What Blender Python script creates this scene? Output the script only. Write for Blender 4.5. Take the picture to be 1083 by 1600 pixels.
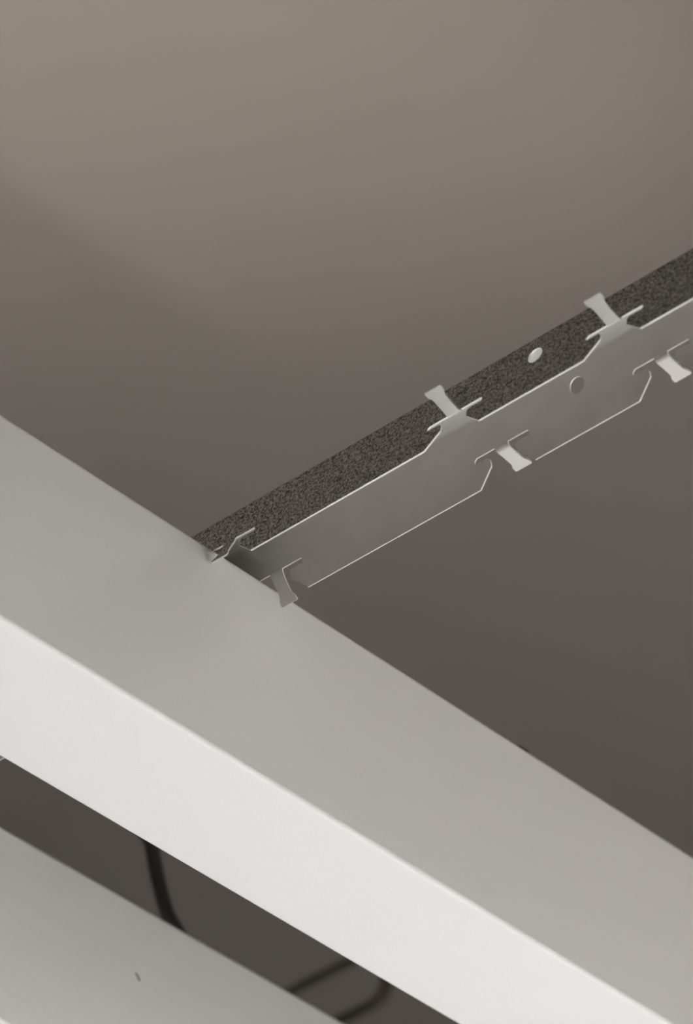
import bpy, bmesh, math, random
import numpy as np
from mathutils import Matrix, Vector
from mathutils.geometry import delaunay_2d_cdt

for o in list(bpy.data.objects):
    bpy.data.objects.remove(o, do_unlink=True)
scene = bpy.context.scene
C = scene.collection
MM = 0.001
ZP = 2.95                      # height of the baffles' top edge above the floor (m)
CEIL = 0.60                    # slab above the baffles' top edge (m)

# ------------------------------------------------------------------ camera
F_PX = 8209.7
CAM = Vector((1.27365, -1.38274, -1.43284 + ZP))
FW = Vector((-0.51602751, 0.60137898, 0.60996634))
RT = Vector((0.74501903, 0.66650306, -0.02683856))
UP = Vector((0.42268458, -0.44058709, 0.7919727))
cd = bpy.data.cameras.new('camera')
cam = bpy.data.objects.new('camera', cd)
C.objects.link(cam)
cam.matrix_world = Matrix((
    (RT.x, UP.x, -FW.x, CAM.x),
    (RT.y, UP.y, -FW.y, CAM.y),
    (RT.z, UP.z, -FW.z, CAM.z),
    (0, 0, 0, 1)))
cd.sensor_fit = 'HORIZONTAL'
cd.sensor_width = 36.0
cd.lens = F_PX / 1083.0 * 36.0
cd.clip_start = 0.05
cd.dof.use_dof = True
cd.dof.focus_distance = (Vector((0.06, 0.05, ZP)) - CAM).dot(FW)
cd.dof.aperture_fstop = 14.0
scene.camera = cam

# ------------------------------------------------------------------ world, light, exposure
w = bpy.data.worlds.new('world')
scene.world = w
w.use_nodes = True
w.node_tree.nodes['Background'].inputs[0].default_value = (1, 1, 1, 1)
w.node_tree.nodes['Background'].inputs[1].default_value = 0.02
vs = scene.view_settings
vs.view_transform = 'Standard'
vs.look = 'None'
vs.gamma = 1.0
vs.use_curve_mapping = False
vs.exposure = -0.22
FILL_DOWNLIGHTS = [(x, y) for x in (0.5, 1.0, 1.95, -1.9) for y in (0.6, 1.5, 2.4)]  # unseen downlights, added so the lit floor brightens the baffles from below
FILL_ROW_W = {0.5: 13.5, 1.0: 14.5, 1.95: 24.0, -1.9: 23.0}
FILL_UPLIGHT = (-0.30, -1.45, ZP + 0.17)     # unseen lamp added above the baffles to wash the slab
FILL_UPLIGHT_W = 1130.0
SHADOW_LAMP = (0.315, 1.30, ZP - 0.5)     # unseen lamp added to throw the first baffle's shadow edge
SHADOW_LAMP_W = 68.0
SHADOW_LAMP_ANGLE = 27.0
SHADOW_LAMP_AIM = Vector((-0.22, 0.15, ZP + CEIL))

# ------------------------------------------------------------------ helpers
def mat(name, col, rough=0.5, metal=0.0, spec=0.5):
    m = bpy.data.materials.new(name)
    m.use_nodes = True
    b = m.node_tree.nodes['Principled BSDF']
    b.inputs['Base Color'].default_value = (*col, 1)
    b.inputs['Roughness'].default_value = rough
    b.inputs['Metallic'].default_value = metal
    b.inputs['Specular IOR Level'].default_value = spec
    return m, m.node_tree, b


def noise_color(nt, b, scale, c0, c1, lo=0.35, hi=0.65, detail=3.0, bump=0.0, bdist=0.0002):
    tc = nt.nodes.new('ShaderNodeTexCoord')
    n = nt.nodes.new('ShaderNodeTexNoise')
    n.inputs['Scale'].default_value = scale
    n.inputs['Detail'].default_value = detail
    r = nt.nodes.new('ShaderNodeValToRGB')
    r.color_ramp.elements[0].position = lo
    r.color_ramp.elements[0].color = (*c0, 1)
    r.color_ramp.elements[1].position = hi
    r.color_ramp.elements[1].color = (*c1, 1)
    nt.links.new(tc.outputs['Object'], n.inputs['Vector'])
    nt.links.new(n.outputs['Fac'], r.inputs['Fac'])
    nt.links.new(r.outputs['Color'], b.inputs['Base Color'])
    if bump:
        bp = nt.nodes.new('ShaderNodeBump')
        bp.inputs['Strength'].default_value = bump
        bp.inputs['Distance'].default_value = bdist
        nt.links.new(n.outputs['Fac'], bp.inputs['Height'])
        nt.links.new(bp.outputs['Normal'], b.inputs['Normal'])
    return n


M = {}
M['paint'], nt, b = mat('white_powder_coat', (0.80, 0.80, 0.79), 0.42)
noise_color(nt, b, 900, (0.79, 0.79, 0.787), (0.81, 0.81, 0.807), bump=0.05, bdist=0.00005)
M['slab'], nt, b = mat('grey_painted_slab', (0.25, 0.235, 0.215), 0.9, spec=0.2)
noise_color(nt, b, 5, (0.118, 0.105, 0.095), (0.123, 0.110, 0.100), detail=5, bump=0.04, bdist=0.002)
M['wall'], nt, b = mat('warm_white_wall', (0.62, 0.59, 0.55), 0.9, spec=0.2)
noise_color(nt, b, 8, (0.63, 0.575, 0.51), (0.67, 0.61, 0.545))
M['darkwall'], nt, b = mat('dark_taupe_wall', (0.09, 0.08, 0.072), 0.9, spec=0.2)
noise_color(nt, b, 8, (0.085, 0.075, 0.067), (0.095, 0.085, 0.077))
M['floor'], nt, b = mat('pale_floor', (0.72, 0.72, 0.71), 0.6)
noise_color(nt, b, 3, (0.70, 0.70, 0.69), (0.74, 0.74, 0.73))
M['zinc_out'], nt, b = mat('spangled_zinc_outside', (0.1, 0.1, 0.1), 0.62, 0.35)
noise_color(nt, b, 900, (0.014, 0.014, 0.013), (0.34, 0.335, 0.315), 0.36, 0.68, detail=2.0, bump=0.25)
M['zinc_in'], nt, b = mat('smooth_zinc_inside', (0.4, 0.39, 0.37), 0.6, 0.5)
noise_color(nt, b, 60, (0.55, 0.53, 0.505), (0.58, 0.56, 0.535), detail=2)
M['cut'], nt, b = mat('bright_cut_edge', (0.75, 0.74, 0.72), 0.45, 0.3)
M['rubber'], nt, b = mat('black_cable_jacket', (0.012, 0.011, 0.010), 0.7)
M['rod'], nt, b = mat('zinc_rod', (0.35, 0.34, 0.33), 0.45, 0.8)
M['dark'], nt, b = mat('dark_brown_metal', (0.06, 0.048, 0.038), 0.6, 0.3)
M['lampring'], nt, b = mat('white_lamp_ring', (0.75, 0.75, 0.74), 0.5)
M['lamphead'], nt, b = mat('black_lamp_body', (0.03, 0.03, 0.03), 0.5)
M['glow'], nt, b = mat('lamp_diffuser', (0.9, 0.9, 0.88), 0.5)  # glowing disc of the added fill downlights
b.inputs['Emission Color'].default_value = (1, 0.98, 0.95, 1)
b.inputs['Emission Strength'].default_value = 3.0


def mesh_obj(name, verts, faces, mats, parent=None, smooth=None):
    me = bpy.data.meshes.new(name)
    me.from_pydata([tuple(v) for v in verts], [], faces)
    for m_ in (mats if isinstance(mats, (list, tuple)) else [mats]):
        me.materials.append(m_)
    me.update()
    o = bpy.data.objects.new(name, me)
    C.objects.link(o)
    if parent is not None:
        o.parent = parent
    if smooth is not None:
        finish(o, smooth)
    return o


def finish(o, angle):
    me = o.data
    me.polygons.foreach_set('use_smooth', [True] * len(me.polygons))
    me.set_sharp_from_angle(angle=math.radians(angle))


def solidified(o, thickness, angle=30, offset=-1, mo=0, mr=0):
    """give a sheet its thickness as real mesh data, then set smooth shading"""
    md = o.modifiers.new('sheet', 'SOLIDIFY')
    md.thickness = thickness
    md.offset = offset
    md.material_offset = mo
    md.material_offset_rim = mr
    md.use_even_offset = True
    dg = bpy.context.evaluated_depsgraph_get()
    dg.update()
    me = bpy.data.meshes.new_from_object(o.evaluated_get(dg))
    me.name = o.name
    o.modifiers.clear()
    o.data = me
    finish(o, angle)


def box(name, lo, hi, m, parent=None, kind=None):
    x0, y0, z0 = lo
    x1, y1, z1 = hi
    v = [(x0, y0, z0), (x1, y0, z0), (x1, y1, z0), (x0, y1, z0), (x0, y0, z1), (x1, y0, z1), (x1, y1, z1), (x0, y1, z1)]
    f = [(0, 3, 2, 1), (4, 5, 6, 7), (0, 1, 5, 4), (1, 2, 6, 5), (2, 3, 7, 6), (3, 0, 4, 7)]
    o = mesh_obj(name, v, f, m, parent)
    if kind:
        o['kind'] = kind
    return o


def lathe(name, prof, m, parent=None, seg=24, loc=(0, 0, 0), smooth=35):
    v, f = [], []
    n = len(prof)
    for k in range(seg):
        a = 2 * math.pi * k / seg
        for r, z in prof:
            v.append((r * math.cos(a), r * math.sin(a), z))
    for k in range(seg):
        k2 = (k + 1) % seg
        for i in range(n - 1):
            f.append((k * n + i, k2 * n + i, k2 * n + i + 1, k * n + i + 1))
    o = mesh_obj(name, v, f, m, parent, smooth)
    o.location = loc
    return o


def tube(name, pts, r, m, parent=None, seg=12):
    pts = [Vector(p) for p in pts]
    v, f = [], []
    side = None
    for i, p in enumerate(pts):
        t = (pts[min(i + 1, len(pts) - 1)] - pts[max(i - 1, 0)]).normalized()
        if side is None:
            side = t.cross(Vector((0.3, 1, 0.1))).normalized()
        side = (side - t * side.dot(t)).normalized()
        up = t.cross(side)
        for k in range(seg):
            a = 2 * math.pi * k / seg
            v.append(p + (side * math.cos(a) + up * math.sin(a)) * r)
    for i in range(len(pts) - 1):
        for k in range(seg):
            k2 = (k + 1) % seg
            f.append((i * seg + k, i * seg + k2, (i + 1) * seg + k2, (i + 1) * seg + k))
    f.append(tuple(range(seg))[::-1])
    f.append(tuple((len(pts) - 1) * seg + k for k in range(seg)))
    return mesh_obj(name, v, f, m, parent, 40)


def spline(ctrl, n=10):
    ctrl = [Vector(c) for c in ctrl]
    P = [2 * ctrl[0] - ctrl[1]] + ctrl + [2 * ctrl[-1] - ctrl[-2]]
    out = []
    for i in range(1, len(P) - 2):
        for k in range(n):
            t = k / n
            a, b_, c, d = P[i - 1], P[i], P[i + 1], P[i + 2]
            out.append(0.5 * ((2 * b_) + (c - a) * t + (2 * a - 5 * b_ + 4 * c - d) * t * t + (-a + 3 * b_ - 3 * c + d) * t ** 3))
    out.append(ctrl[-1])
    return out


def empty(name, loc):
    o = bpy.data.objects.new(name, None)
    o.empty_display_size = 0.02
    o.location = loc
    C.objects.link(o)
    return o


def tag(o, label, cat, group=None):
    o['label'] = label
    o['category'] = cat
    if group:
        o['group'] = group
    return o


def pixel_ray(px, py):
    return (FW + RT * ((px - 541.5) / F_PX) - UP * ((py - 800) / F_PX))


def on_plane(px, py, axis, val):
    d = pixel_ray(px, py)
    return CAM + d * ((val - CAM[axis]) / d[axis])


# ------------------------------------------------------------------ the room
X0, X1, Y0, Y1 = -3.4, 2.3, -1.70, 3.2
ZC = ZP + CEIL
box('floor', (X0, Y0, -0.1), (X1, Y1, 0), M['floor'], kind='structure')
box('ceiling', (X0, Y0, ZC), (X1, Y1, ZC + 0.2), M['slab'], kind='structure')
box('wall_left', (X0 - 0.15, Y0, 0), (X0, Y1, ZC), M['wall'], kind='structure')
box('wall_right', (X1, Y0, 0), (X1 + 0.15, Y1, ZC), M['wall'], kind='structure')
box('wall_back', (X0, Y1, 0), (X1, Y1 + 0.15, ZC), M['wall'], kind='structure')
box('wall_front', (X0, Y0 - 0.15, 0), (X1, Y0, ZC), M['darkwall'], kind='structure')

# ------------------------------------------------------------------ baffles
PW, PH, PITCH = 72.7, 110.1, 224.6
PY0, PY1 = -1300.0, 3195.0


def arc(cx, cz, r, a0, a1, n=6):
    return [(cx + r * math.cos(math.radians(a0 + (a1 - a0) * i / n)), cz + r * math.sin(math.radians(a0 + (a1 - a0) * i / n))) for i in range(n + 1)]


def baffle_profile():
    rb, rt = 2.4, 3.4
    p = []
    p += arc(-rt, -rt + 0.6, rt, 100, 0, 8)                    # rolled top edge, +x side
    p += arc(-rb, -PH + rb, rb, 0, -90, 8)                     # lower bend
    p += arc(-PW + rb, -PH + rb, rb, -90, -180, 8)
    p += arc(-PW + rt, -rt + 0.6, rt, 180, 80, 8)
    return p


def make_baffle(loc_x):
    prof = baffle_profile()
    n = len(prof)
    v = [(x * MM, PY0 * MM, z * MM) for x, z in prof] + [(x * MM, PY1 * MM, z * MM) for x, z in prof]
    f = [(i, i + 1, n + i + 1, n + i) for i in range(n - 1)]
    root = empty('ceiling_baffle', (loc_x * MM, 0, ZP))
    o = mesh_obj('folded_sheet', v, f, M['paint'], root)
    # normals outward (away from the channel's inside)
    bm = bmesh.new()
    bm.from_mesh(o.data)
    bm.faces.ensure_lookup_table()
    test = [fc for fc in bm.faces if abs(fc.calc_center_median().z + PH * MM) < 1e-4]
    if test and test[0].normal.z > 0:
        bmesh.ops.reverse_faces(bm, faces=bm.faces)
    bm.to_mesh(o.data)
    bm.free()
    solidified(o, 0.8 * MM, 50)
    return root, o


baffles = []
first, sheet = make_baffle(0)
tag(first, 'white powder-coated ceiling baffle gripped by the bare metal rail', 'ceiling baffle', 'white ceiling baffles')
baffles.append(first)
for k in range(1, 7):
    r = first.copy()
    C.objects.link(r)
    r.location.x = -PITCH * k * MM
    s = sheet.copy()
    C.objects.link(s)
    s.parent = r
    baffles.append(r)
    if k == 1:
        r['label'] = 'white ceiling baffle in the bottom left corner with a tiny dark scratch'
    else:  # unseen baffles, added to darken the slab above the gap
        r['label'] = 'unseen white ceiling baffle added further along the row to shade the slab'

# tiny scratch on the side of the second baffle
a = on_plane(211.6, 1519.5, 0, -PITCH * MM)
b_ = on_plane(218.2, 1533.0, 0, -PITCH * MM)
off = Vector((PITCH * MM, 0, -ZP))
d = (b_ - a)
nrm = Vector((1, 0, 0)).cross(d).normalized()
vv = []
for p, wd in ((a, 0.00022), (a + d * 0.5, 0.00034), (b_, 0.00034)):
    for sx, sgn in ((0.00005, 1), (0.00005, -1), (0.0004, -1), (0.0004, 1)):
        vv.append(p + off + nrm * wd * sgn + Vector((sx, 0, 0)))
ff = []
for i in range(2):
    for k in range(4):
        k2 = (k + 1) % 4
        ff.append((i * 4 + k, i * 4 + k2, (i + 1) * 4 + k2, (i + 1) * 4 + k))
ff += [(3, 2, 1, 0), (8, 9, 10, 11)]
sc = mesh_obj('scratch', vv, ff, M['dark'], baffles[1])
sc['label'] = 'tiny dark scratch'

# small dark clip just peeping over the top edge of the first baffle
cp = on_plane(826, 1172, 0, 0.0)
cl = []
for (x, z) in [(-9, -6), (-9, 1.0), (-7, 3.2), (-3.5, 3.4), (-2.0, 2.2), (-2.6, 0.4), (-4, 1.2), (-6.5, 0.9), (-7.6, -0.4), (-7.6, -6)]:
    cl.append((x * MM, z * MM))
n = len(cl)
yy = cp.y
cv = [(x, yy - 0.0028, z) for x, z in cl] + [(x, yy + 0.0028, z) for x, z in cl]
cf = [(i, (i + 1) % n, n + (i + 1) % n, n + i) for i in range(n)] + [tuple(range(n))[::-1], tuple(range(n, 2 * n))]
clip = mesh_obj('edge_clip', cv, cf, M['dark'], first)
clip['label'] = 'dark brown spring clip on the top edge'

# ------------------------------------------------------------------ carrier rail
ZS, ZL, ZT = 2.82, -12.23, 22.8
WS, WL, WT = 16.0, 19.45, 12.2
SHEET = 0.8
RB = 3.0


def rail_profile():
    """half profile from the middle of the web out to the lip: list of (y, z)"""
    top, mid, lip = Vector((WT, ZT)), Vector((WS, ZS)), Vector((WL, ZL))
    din = Vector((1, 0))
    dout = (mid - top).normalized()
    ang = math.acos(din.dot(dout))
    tl = RB * math.tan(ang / 2)
    p0 = top - din * tl
    c = p0 + Vector((0, -RB))
    pts = [Vector((0, ZT)), ]
    for i in range(7):
        t = ang * i / 6
        pts.append(c + Vector((math.sin(t), math.cos(t))) * RB)
    pts.append(mid)
    pts.append(lip)
    return pts


RP = rail_profile()
RS = [0.0]
for i in range(1, len(RP)):
    RS.append(RS[-1] + (RP[i] - RP[i - 1]).length)
S1, S2 = RS[-2], RS[-1]


def fold(s):
    sg = 1 if s >= 0 else -1
    s = abs(s)
    for i in range(1, len(RS)):
        if s <= RS[i] + 1e-6 or i == len(RS) - 1:
            t = (s - RS[i - 1]) / (RS[i] - RS[i - 1])
            p = RP[i - 1].lerp(RP[i], t)
            return sg * p.x, p.y


HW, CHX, CHT, SLB, SLA = 7.5, 8.3, 8.2, 12.9, 16.0


def lip_path(xa, xb, hooks):
    """x, height above lip along one lip from xa to xb, cut at the hooks"""
    top = S2 - S1
    P = [(xa, 0)]
    for c in sorted(hooks):
        left = [(-HW - CHX, 0), (-HW, CHT), (-HW + 0.1, SLB - 2.0), (-HW - 0.5, SLB - 0.8), (-HW - 1.6, SLB), (-SLA + 1.0, SLB), (-SLA, SLB + 0.4),
                (-SLA + 0.2, top - 1.0), (-SLA + 1.6, top)]
        right = [(HW + CHX, 0), (HW, CHT), (HW - 0.1, SLB - 1.6), (HW + 0.3, SLB - 0.6), (HW + 1.2, SLB), (SLA - 0.6, SLB), (SLA, SLB + 0.9), (SLA - 0.5, top)]
        for x, t in left + right[::-1]:
            if xa < c + x < xb:
                P.append((c + x, t))
    P.append((xb, 0))
    return P


def inside(pt, poly):
    x, y = pt
    r = False
    j = len(poly) - 1
    for i in range(len(poly)):
        xi, yi = poly[i]
        xj, yj = poly[j]
        if (yi > y) != (yj > y) and x < (xj - xi) * (y - yi) / (yj - yi) + xi:
            r = not r
        j = i
    return r


def channel_mesh(name, xa, xb, hooks, holes, parent):
    lp = lip_path(xa, xb, hooks)
    outline = [(x, S2 - t) for x, t in lp] + [(x, -(S2 - t)) for x, t in lp[::-1]]
    rings = [outline]
    # height of the round holes -> arc length
    s_h = S1 - (11.17 - ZS) / (ZT - ZS) * (S1 - RS[-3]) * 1.02
    for hx in holes:
        for sg in (1, -1):
            rings.append([(hx + 4.1 * math.cos(2 * math.pi * k / 28), sg * s_h + 4.1 * math.sin(2 * math.pi * k / 28)) for k in range(28)])
    V, Ed = [], []
    for r in rings:
        b0 = len(V)
        V += [Vector(p) for p in r]
        Ed += [(b0 + i, b0 + (i + 1) % len(r)) for i in range(len(r))]
    for s in RS[1:-1]:
        for sg in (1, -1):
            b0 = len(V)
            V += [Vector((xa, sg * s)), Vector((xb, sg * s))]
            Ed.append((b0, b0 + 1))
    ov, oe, of, *_ = delaunay_2d_cdt(V, Ed, [], 0, 1e-5)
    keep = []
    for t in of:
        c = sum((ov[i] for i in t), Vector((0, 0))) / len(t)
        if inside(c, rings[0]) and not any(inside(c, r) for r in rings[1:]):
            keep.append(t)
    v3 = []
    for p in ov:
        y, z = fold(p.y)
        v3.append((p.x * MM, y * MM, z * MM))
    o = mesh_obj(name, v3, keep, [M['zinc_out'], M['zinc_in'], M['cut']], parent)
    bm = bmesh.new()
    bm.from_mesh(o.data)
    bmesh.ops.delete(bm, geom=[v for v in bm.verts if not v.link_faces], context='VERTS')
    bmesh.ops.recalc_face_normals(bm, faces=bm.faces)
    bm.faces.ensure_lookup_table()
    up = max(bm.faces, key=lambda f_: f_.calc_center_median().z)
    if up.normal.z < 0:
        bmesh.ops.reverse_faces(bm, faces=bm.faces)
    bm.to_mesh(o.data)
    bm.free()
    solidified(o, SHEET * MM, 22, -1, 1, 2)
    return o


def tongue_path(target, bend, n=14):
    """bend a strip from the flange's direction so that its tip lands on target (out, up)"""
    th0 = math.atan2(WL - WS, ZS - ZL)
    best = None
    for th in np.radians(np.arange(15, 150, 1.0)):
        for L in np.arange(13.5, 19.0, 0.25):
            x = z = 0
            for i in range(n):
                l = (i + 0.5) / n * L
                a = th0 + (th - th0) * min(l / bend, 1)
                x += math.sin(a) * L / n
                z -= math.cos(a) * L / n
            e = (x - target[0]) ** 2 + (z - target[1]) ** 2
            if best is None or e < best[0]:
                best = (e, th, L)
    _, th, L = best
    out = [(0.0, 0.0)]
    N = 24
    for i in range(N):
        l = (i + 0.5) / N * L
        a = th0 + (th - th0) * min(l / bend, 1)
        out.append((out[-1][0] + math.sin(a) * L / N, out[-1][1] - math.cos(a) * L / N))
    return out, L


def tongue_half(f_):
    """half width (mm) of the T-ended tongue at fraction f_ of its length"""
    pts = [(0, 3.7), (0.1, 3.45), (0.35, 3.3), (0.6, 3.35), (0.72, 3.5), (0.775, 4.0), (0.82, 4.5), (0.96, 4.7), (1.0, 4.35)]
    for i in range(1, len(pts)):
        if f_ <= pts[i][0]:
            a_, b2 = pts[i - 1], pts[i]
            return a_[1] + (b2[1] - a_[1]) * (f_ - a_[0]) / (b2[0] - a_[0])
    return pts[-1][1]


def tongue_mesh(target, side, bend, lean=0.0):
    path, L = tongue_path(target, bend)
    v, f = [], []
    n = len(path)
    for i, (o_, u_) in enumerate(path):
        h = tongue_half(i / (n - 1))
        for k in (-1, -0.33, 0.33, 1):
            v.append(((h * k + lean * (i / (n - 1)) ** 2) * MM, side * (WS + o_) * MM, (ZS + u_) * MM))
    for i in range(n - 1):
        for k in range(3):
            q = (i * 4 + k, i * 4 + k + 1, i * 4 + k + 5, i * 4 + k + 4)
            f.append(q if side < 0 else q[::-1])
    o = mesh_obj('hook_tongue', v, f, [M['zinc_out'], M['zinc_in'], M['cut']])
    # the outside of the flange is the base surface: its normal at the root points outward
    me = o.data
    nrm_ = me.polygons[0].normal
    if nrm_.y * side < 0:
        me.flip_normals()
    solidified(o, SHEET * MM, 35, -1, 1, 2)
    return o


T = {
    ('free', -1): tongue_mesh((14.6, 4.9), -1, 1.6),
    ('free', 1): tongue_mesh((14.9, -3.4), 1, 2.4),
    ('grip', -1): tongue_mesh((6.8, -13.0), -1, 3.0, -0.6),
    ('grip', 1): tongue_mesh((8.1, -13.8), 1, 3.0, 0.6),
}
used = {k: False for k in T}


def add_tongue(kind, side, x, parent):
    o = T[(kind, side)]
    if used[(kind, side)]:
        o = o.copy()
        C.objects.link(o)
    used[(kind, side)] = True
    o.parent = parent
    o.location = (x * MM, 0, 0)
    return o


def make_rail(y0, xa, xb, hooks, holes, rods):
    root = empty('carrier_rail', (0, y0 * MM, ZP))
    ch = channel_mesh('channel', xa, xb, [h for h, _ in hooks], holes, root)
    for x, kind in hooks:
        for side in (-1, 1):
            add_tongue(kind, side, x, root)
    for x in rods:
        # threaded hanger rod from the slab with a nut and washer on the web
        zt = ZT * MM
        prof = [(0.0, zt - 0.010), (0.0028, zt - 0.010)]
        z = zt - 0.008
        while z < CEIL - 0.002:
            prof += [(0.003, z), (0.0026, z + 0.001)]
            z += 0.002
        prof += [(0.003, CEIL), (0.0, CEIL)]
        rod = lathe('hanger_rod', prof, M['rod'], root, 12, (x * MM, 0, 0), 60)
        nut = lathe('nut', [(0.003, zt + 0.0002), (0.009, zt + 0.0002), (0.009, zt + 0.0016), (0.0062, zt + 0.0017), (0.0062, zt + 0.0065), (0.003, zt + 0.007)], M['rod'], rod, 6)
    return root


hooks = [(231.6, 'free'), (141.0, 'free'), (6.5, 'grip')]
x = 6.5
holes = [186.3]
hooks += [(366.2, 'free'), (456.8, 'free'), (591.4, 'free')]
holes += [411.5]
for k in range(7):
    base = -PITCH * k
    hooks.append((base - 79.2, 'grip'))
    holes.append(base - 36.4)
    if k:
        hooks.append((base + 6.5, 'grip'))
rail = make_rail(28.25, -1480, 640, hooks, holes, (-950.0, -1400.0, 520.0))
tag(rail, 'long galvanised metal carrier rail with cut hooks crossing above the white baffle', 'rail')

# two slim dark conduits in the void above the baffles, glimpsed through the gap
def rounded(pts, r=0.03, n=6):
    pts = [Vector(p) for p in pts]
    out = [pts[0]]
    for i in range(1, len(pts) - 1):
        p, q, t = pts[i - 1], pts[i], pts[i + 1]
        a_ = q + (p - q).normalized() * r
        c_ = q + (t - q).normalized() * r
        for k in range(n + 1):
            f_ = k / n
            out.append(a_ * (1 - f_) ** 2 + q * 2 * f_ * (1 - f_) + c_ * f_ ** 2)
    return out + [pts[-1]]


ZQ = ZP + 0.25
qa = on_plane(498, 1529, 2, ZQ)
pa = [(X0, qa.y, ZQ), (qa.x + 0.13, qa.y, ZQ), (qa.x + 0.13, Y1, ZQ)]
ca = empty('conduit_pipe', (qa.x, Y1, ZQ))
tag(ca, 'slim dark conduit running straight across the gap, nearer the hanging cable', 'conduit', 'dark conduits above the baffles')
ta = tube('pipe', [Vector(p) - ca.location for p in rounded(pa)], 0.0036, M['dark'], ca)
qb = on_plane(606, 1560, 2, ZQ)
pb = [(X0, qb.y, ZQ), (qb.x, qb.y, ZQ), (qb.x, qb.y, ZQ + 0.11), (qb.x, Y1, ZQ + 0.11)]
cb = empty('conduit_pipe', (qb.x, Y1, ZQ))
tag(cb, 'slim dark conduit bending upwards at the lower right of the gap', 'conduit', 'dark conduits above the baffles')
tb = tube('pipe', [Vector(p) - cb.location for p in rounded(pb, 0.014)], 0.0042, M['dark'], cb)
for root, y_, zs_ in ((ca, qa.y, 0), (cb, qb.y, 0)):
    # saddle clips on the wall end
    lathe('saddle_clip', [(0.0044, -0.006), (0.011, -0.006), (0.011, 0.006), (0.0044, 0.006)], M['rod'], root, 16, (X0 - root.location.x + 0.05, y_ - Y1, zs_)).rotation_euler = (0, math.radians(90), 0)

# ------------------------------------------------------------------ hanging black cable behind the gap
px_path = [(233, 1290), (237, 1320), (243, 1355), (252, 1395), (262, 1428), (280, 1462)]
ctrl = []
for i, (u, v_) in enumerate(px_path):
    ctrl.append(on_plane(u, v_, 0, -0.27 - 0.004 * i))
top_p = ctrl[0]
ctrl = [Vector((-0.036, top_p.y - 0.62, ZP - 0.104)), Vector((-0.036, top_p.y - 0.30, ZP - 0.10)), Vector((-0.05, top_p.y - 0.13, ZP - 0.03)),
        Vector((-0.10, top_p.y - 0.07, ZP + 0.01)), Vector((-0.19, top_p.y - 0.02, ZP + 0.03))] + ctrl
last = ctrl[-1]
ctrl += [last + Vector((0.006, 0.012, -0.03)), last + Vector((0.012, 0.016, -0.07)), last + Vector((0.016, -0.02, -0.125)), last + Vector((0.02, -0.12, -0.137)), last + Vector((0.02, -0.3, -0.139))]
cable = tube('hanging_cable', spline(ctrl, 8), 0.0039, M['rubber'])
tag(cable, 'thin black cable hanging down in the dark gap between the white baffles', 'cable')

# ------------------------------------------------------------------ added lamps, all out of view
proto = None
for i, (lx, ly) in enumerate(FILL_DOWNLIGHTS):  # added fill lights set in the slab outside the view
    e = empty('fill_downlight', (lx, ly, ZC))
    tag(e, 'unseen round white downlight added to the slab as fill light', 'downlight', 'added fill downlights')
    if proto is None:
        ring = lathe('trim_ring', [(0.075, 0.0), (0.098, 0.0), (0.1, -0.003), (0.096, -0.006), (0.078, -0.004), (0.075, 0.0)], M['lampring'], e, 32)
        disc = lathe('diffuser', [(0.0, -0.001), (0.075, -0.001)], M['glow'], e, 32)
        proto = (ring, disc)
    else:
        for src in proto:
            c = src.copy()
            C.objects.link(c)
            c.parent = e
    ld = bpy.data.lights.new('fill_downlight_lamp', 'AREA')
    ld.shape = 'DISK'
    ld.size = 0.14
    ld.energy = FILL_ROW_W[lx]
    ld.spread = math.radians(60)
    ld.color = (0.955, 0.975, 1.0)
    lo = bpy.data.objects.new('fill_downlight_lamp', ld)
    lo.location = (lx, ly, ZC - 0.012)
    C.objects.link(lo)

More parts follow.
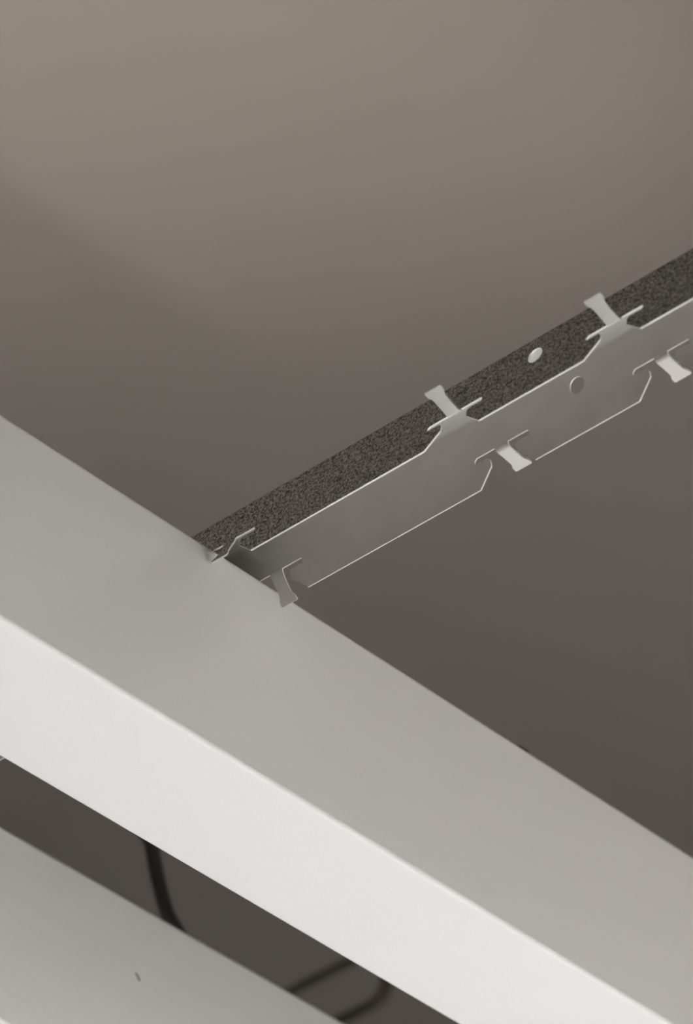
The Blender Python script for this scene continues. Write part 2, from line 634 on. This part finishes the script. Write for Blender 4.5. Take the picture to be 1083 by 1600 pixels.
# unseen wall lamp, added to brighten the slab towards the front
ul = empty('fill_uplight', (FILL_UPLIGHT[0], Y0, FILL_UPLIGHT[2] - 0.06))
tag(ul, 'unseen black wall lamp added to brighten the slab above the baffles', 'lamp')
box('bracket', (-0.05, 0, -0.06), (0.05, 0.02, 0.06), M['lamphead'], ul)
tube('arm', [(0, 0.015, 0), (0, 0.12, 0), (0, 0.25, 0.0)], 0.012, M['lamphead'], ul)
lathe('lamp_shade', [(0.0, -0.03), (0.04, -0.028), (0.075, 0.03), (0.078, 0.055), (0.074, 0.055), (0.035, -0.02), (0.0, -0.022)], M['lamphead'], ul, 32, (0, 0.25, 0))
ud = bpy.data.lights.new('fill_uplight_lamp', 'SPOT')
ud.energy = FILL_UPLIGHT_W
ud.shadow_soft_size = 0.05
ud.spot_size = math.radians(58)
ud.spot_blend = 1.0
ud.color = (1.0, 0.96, 0.90)
uo = bpy.data.objects.new('fill_uplight_lamp', ud)
uo.location = FILL_UPLIGHT
uo.rotation_euler = (Vector((0.06, 1.0, 0.6))).to_track_quat('-Z', 'Y').to_euler()
C.objects.link(uo)

# tall unseen lamp, added to make the shadow edge on the slab
wl = empty('shadow_lamp', (SHADOW_LAMP[0], SHADOW_LAMP[1], 0))
tag(wl, 'unseen tall black lamp added to make the shadow edge on the slab', 'lamp')
lathe('base', [(0.0, 0.0), (0.14, 0.0), (0.14, 0.012), (0.02, 0.02), (0.0, 0.02)], M['lamphead'], wl, 32)
lathe('pole', [(0.012, 0.02), (0.012, SHADOW_LAMP[2] - 0.09)], M['lamphead'], wl, 16)
lathe('lamp_head', [(0.0, SHADOW_LAMP[2] - 0.09), (0.035, SHADOW_LAMP[2] - 0.088), (0.06, SHADOW_LAMP[2] - 0.03), (0.062, SHADOW_LAMP[2] - 0.012), (0.058, SHADOW_LAMP[2] - 0.012), (0.03, SHADOW_LAMP[2] - 0.08), (0.0, SHADOW_LAMP[2] - 0.082)], M['lamphead'], wl, 32)
pd = bpy.data.lights.new('shadow_lamp_bulb', 'SPOT')
pd.energy = SHADOW_LAMP_W
pd.shadow_soft_size = 0.012
pd.spot_size = math.radians(SHADOW_LAMP_ANGLE)
pd.spot_blend = 1.0
pd.color = (1.0, 0.93, 0.82)
po = bpy.data.objects.new('shadow_lamp_bulb', pd)
po.location = SHADOW_LAMP
po.rotation_euler = (SHADOW_LAMP_AIM - Vector(SHADOW_LAMP)).to_track_quat('-Z', 'Y').to_euler()
C.objects.link(po)
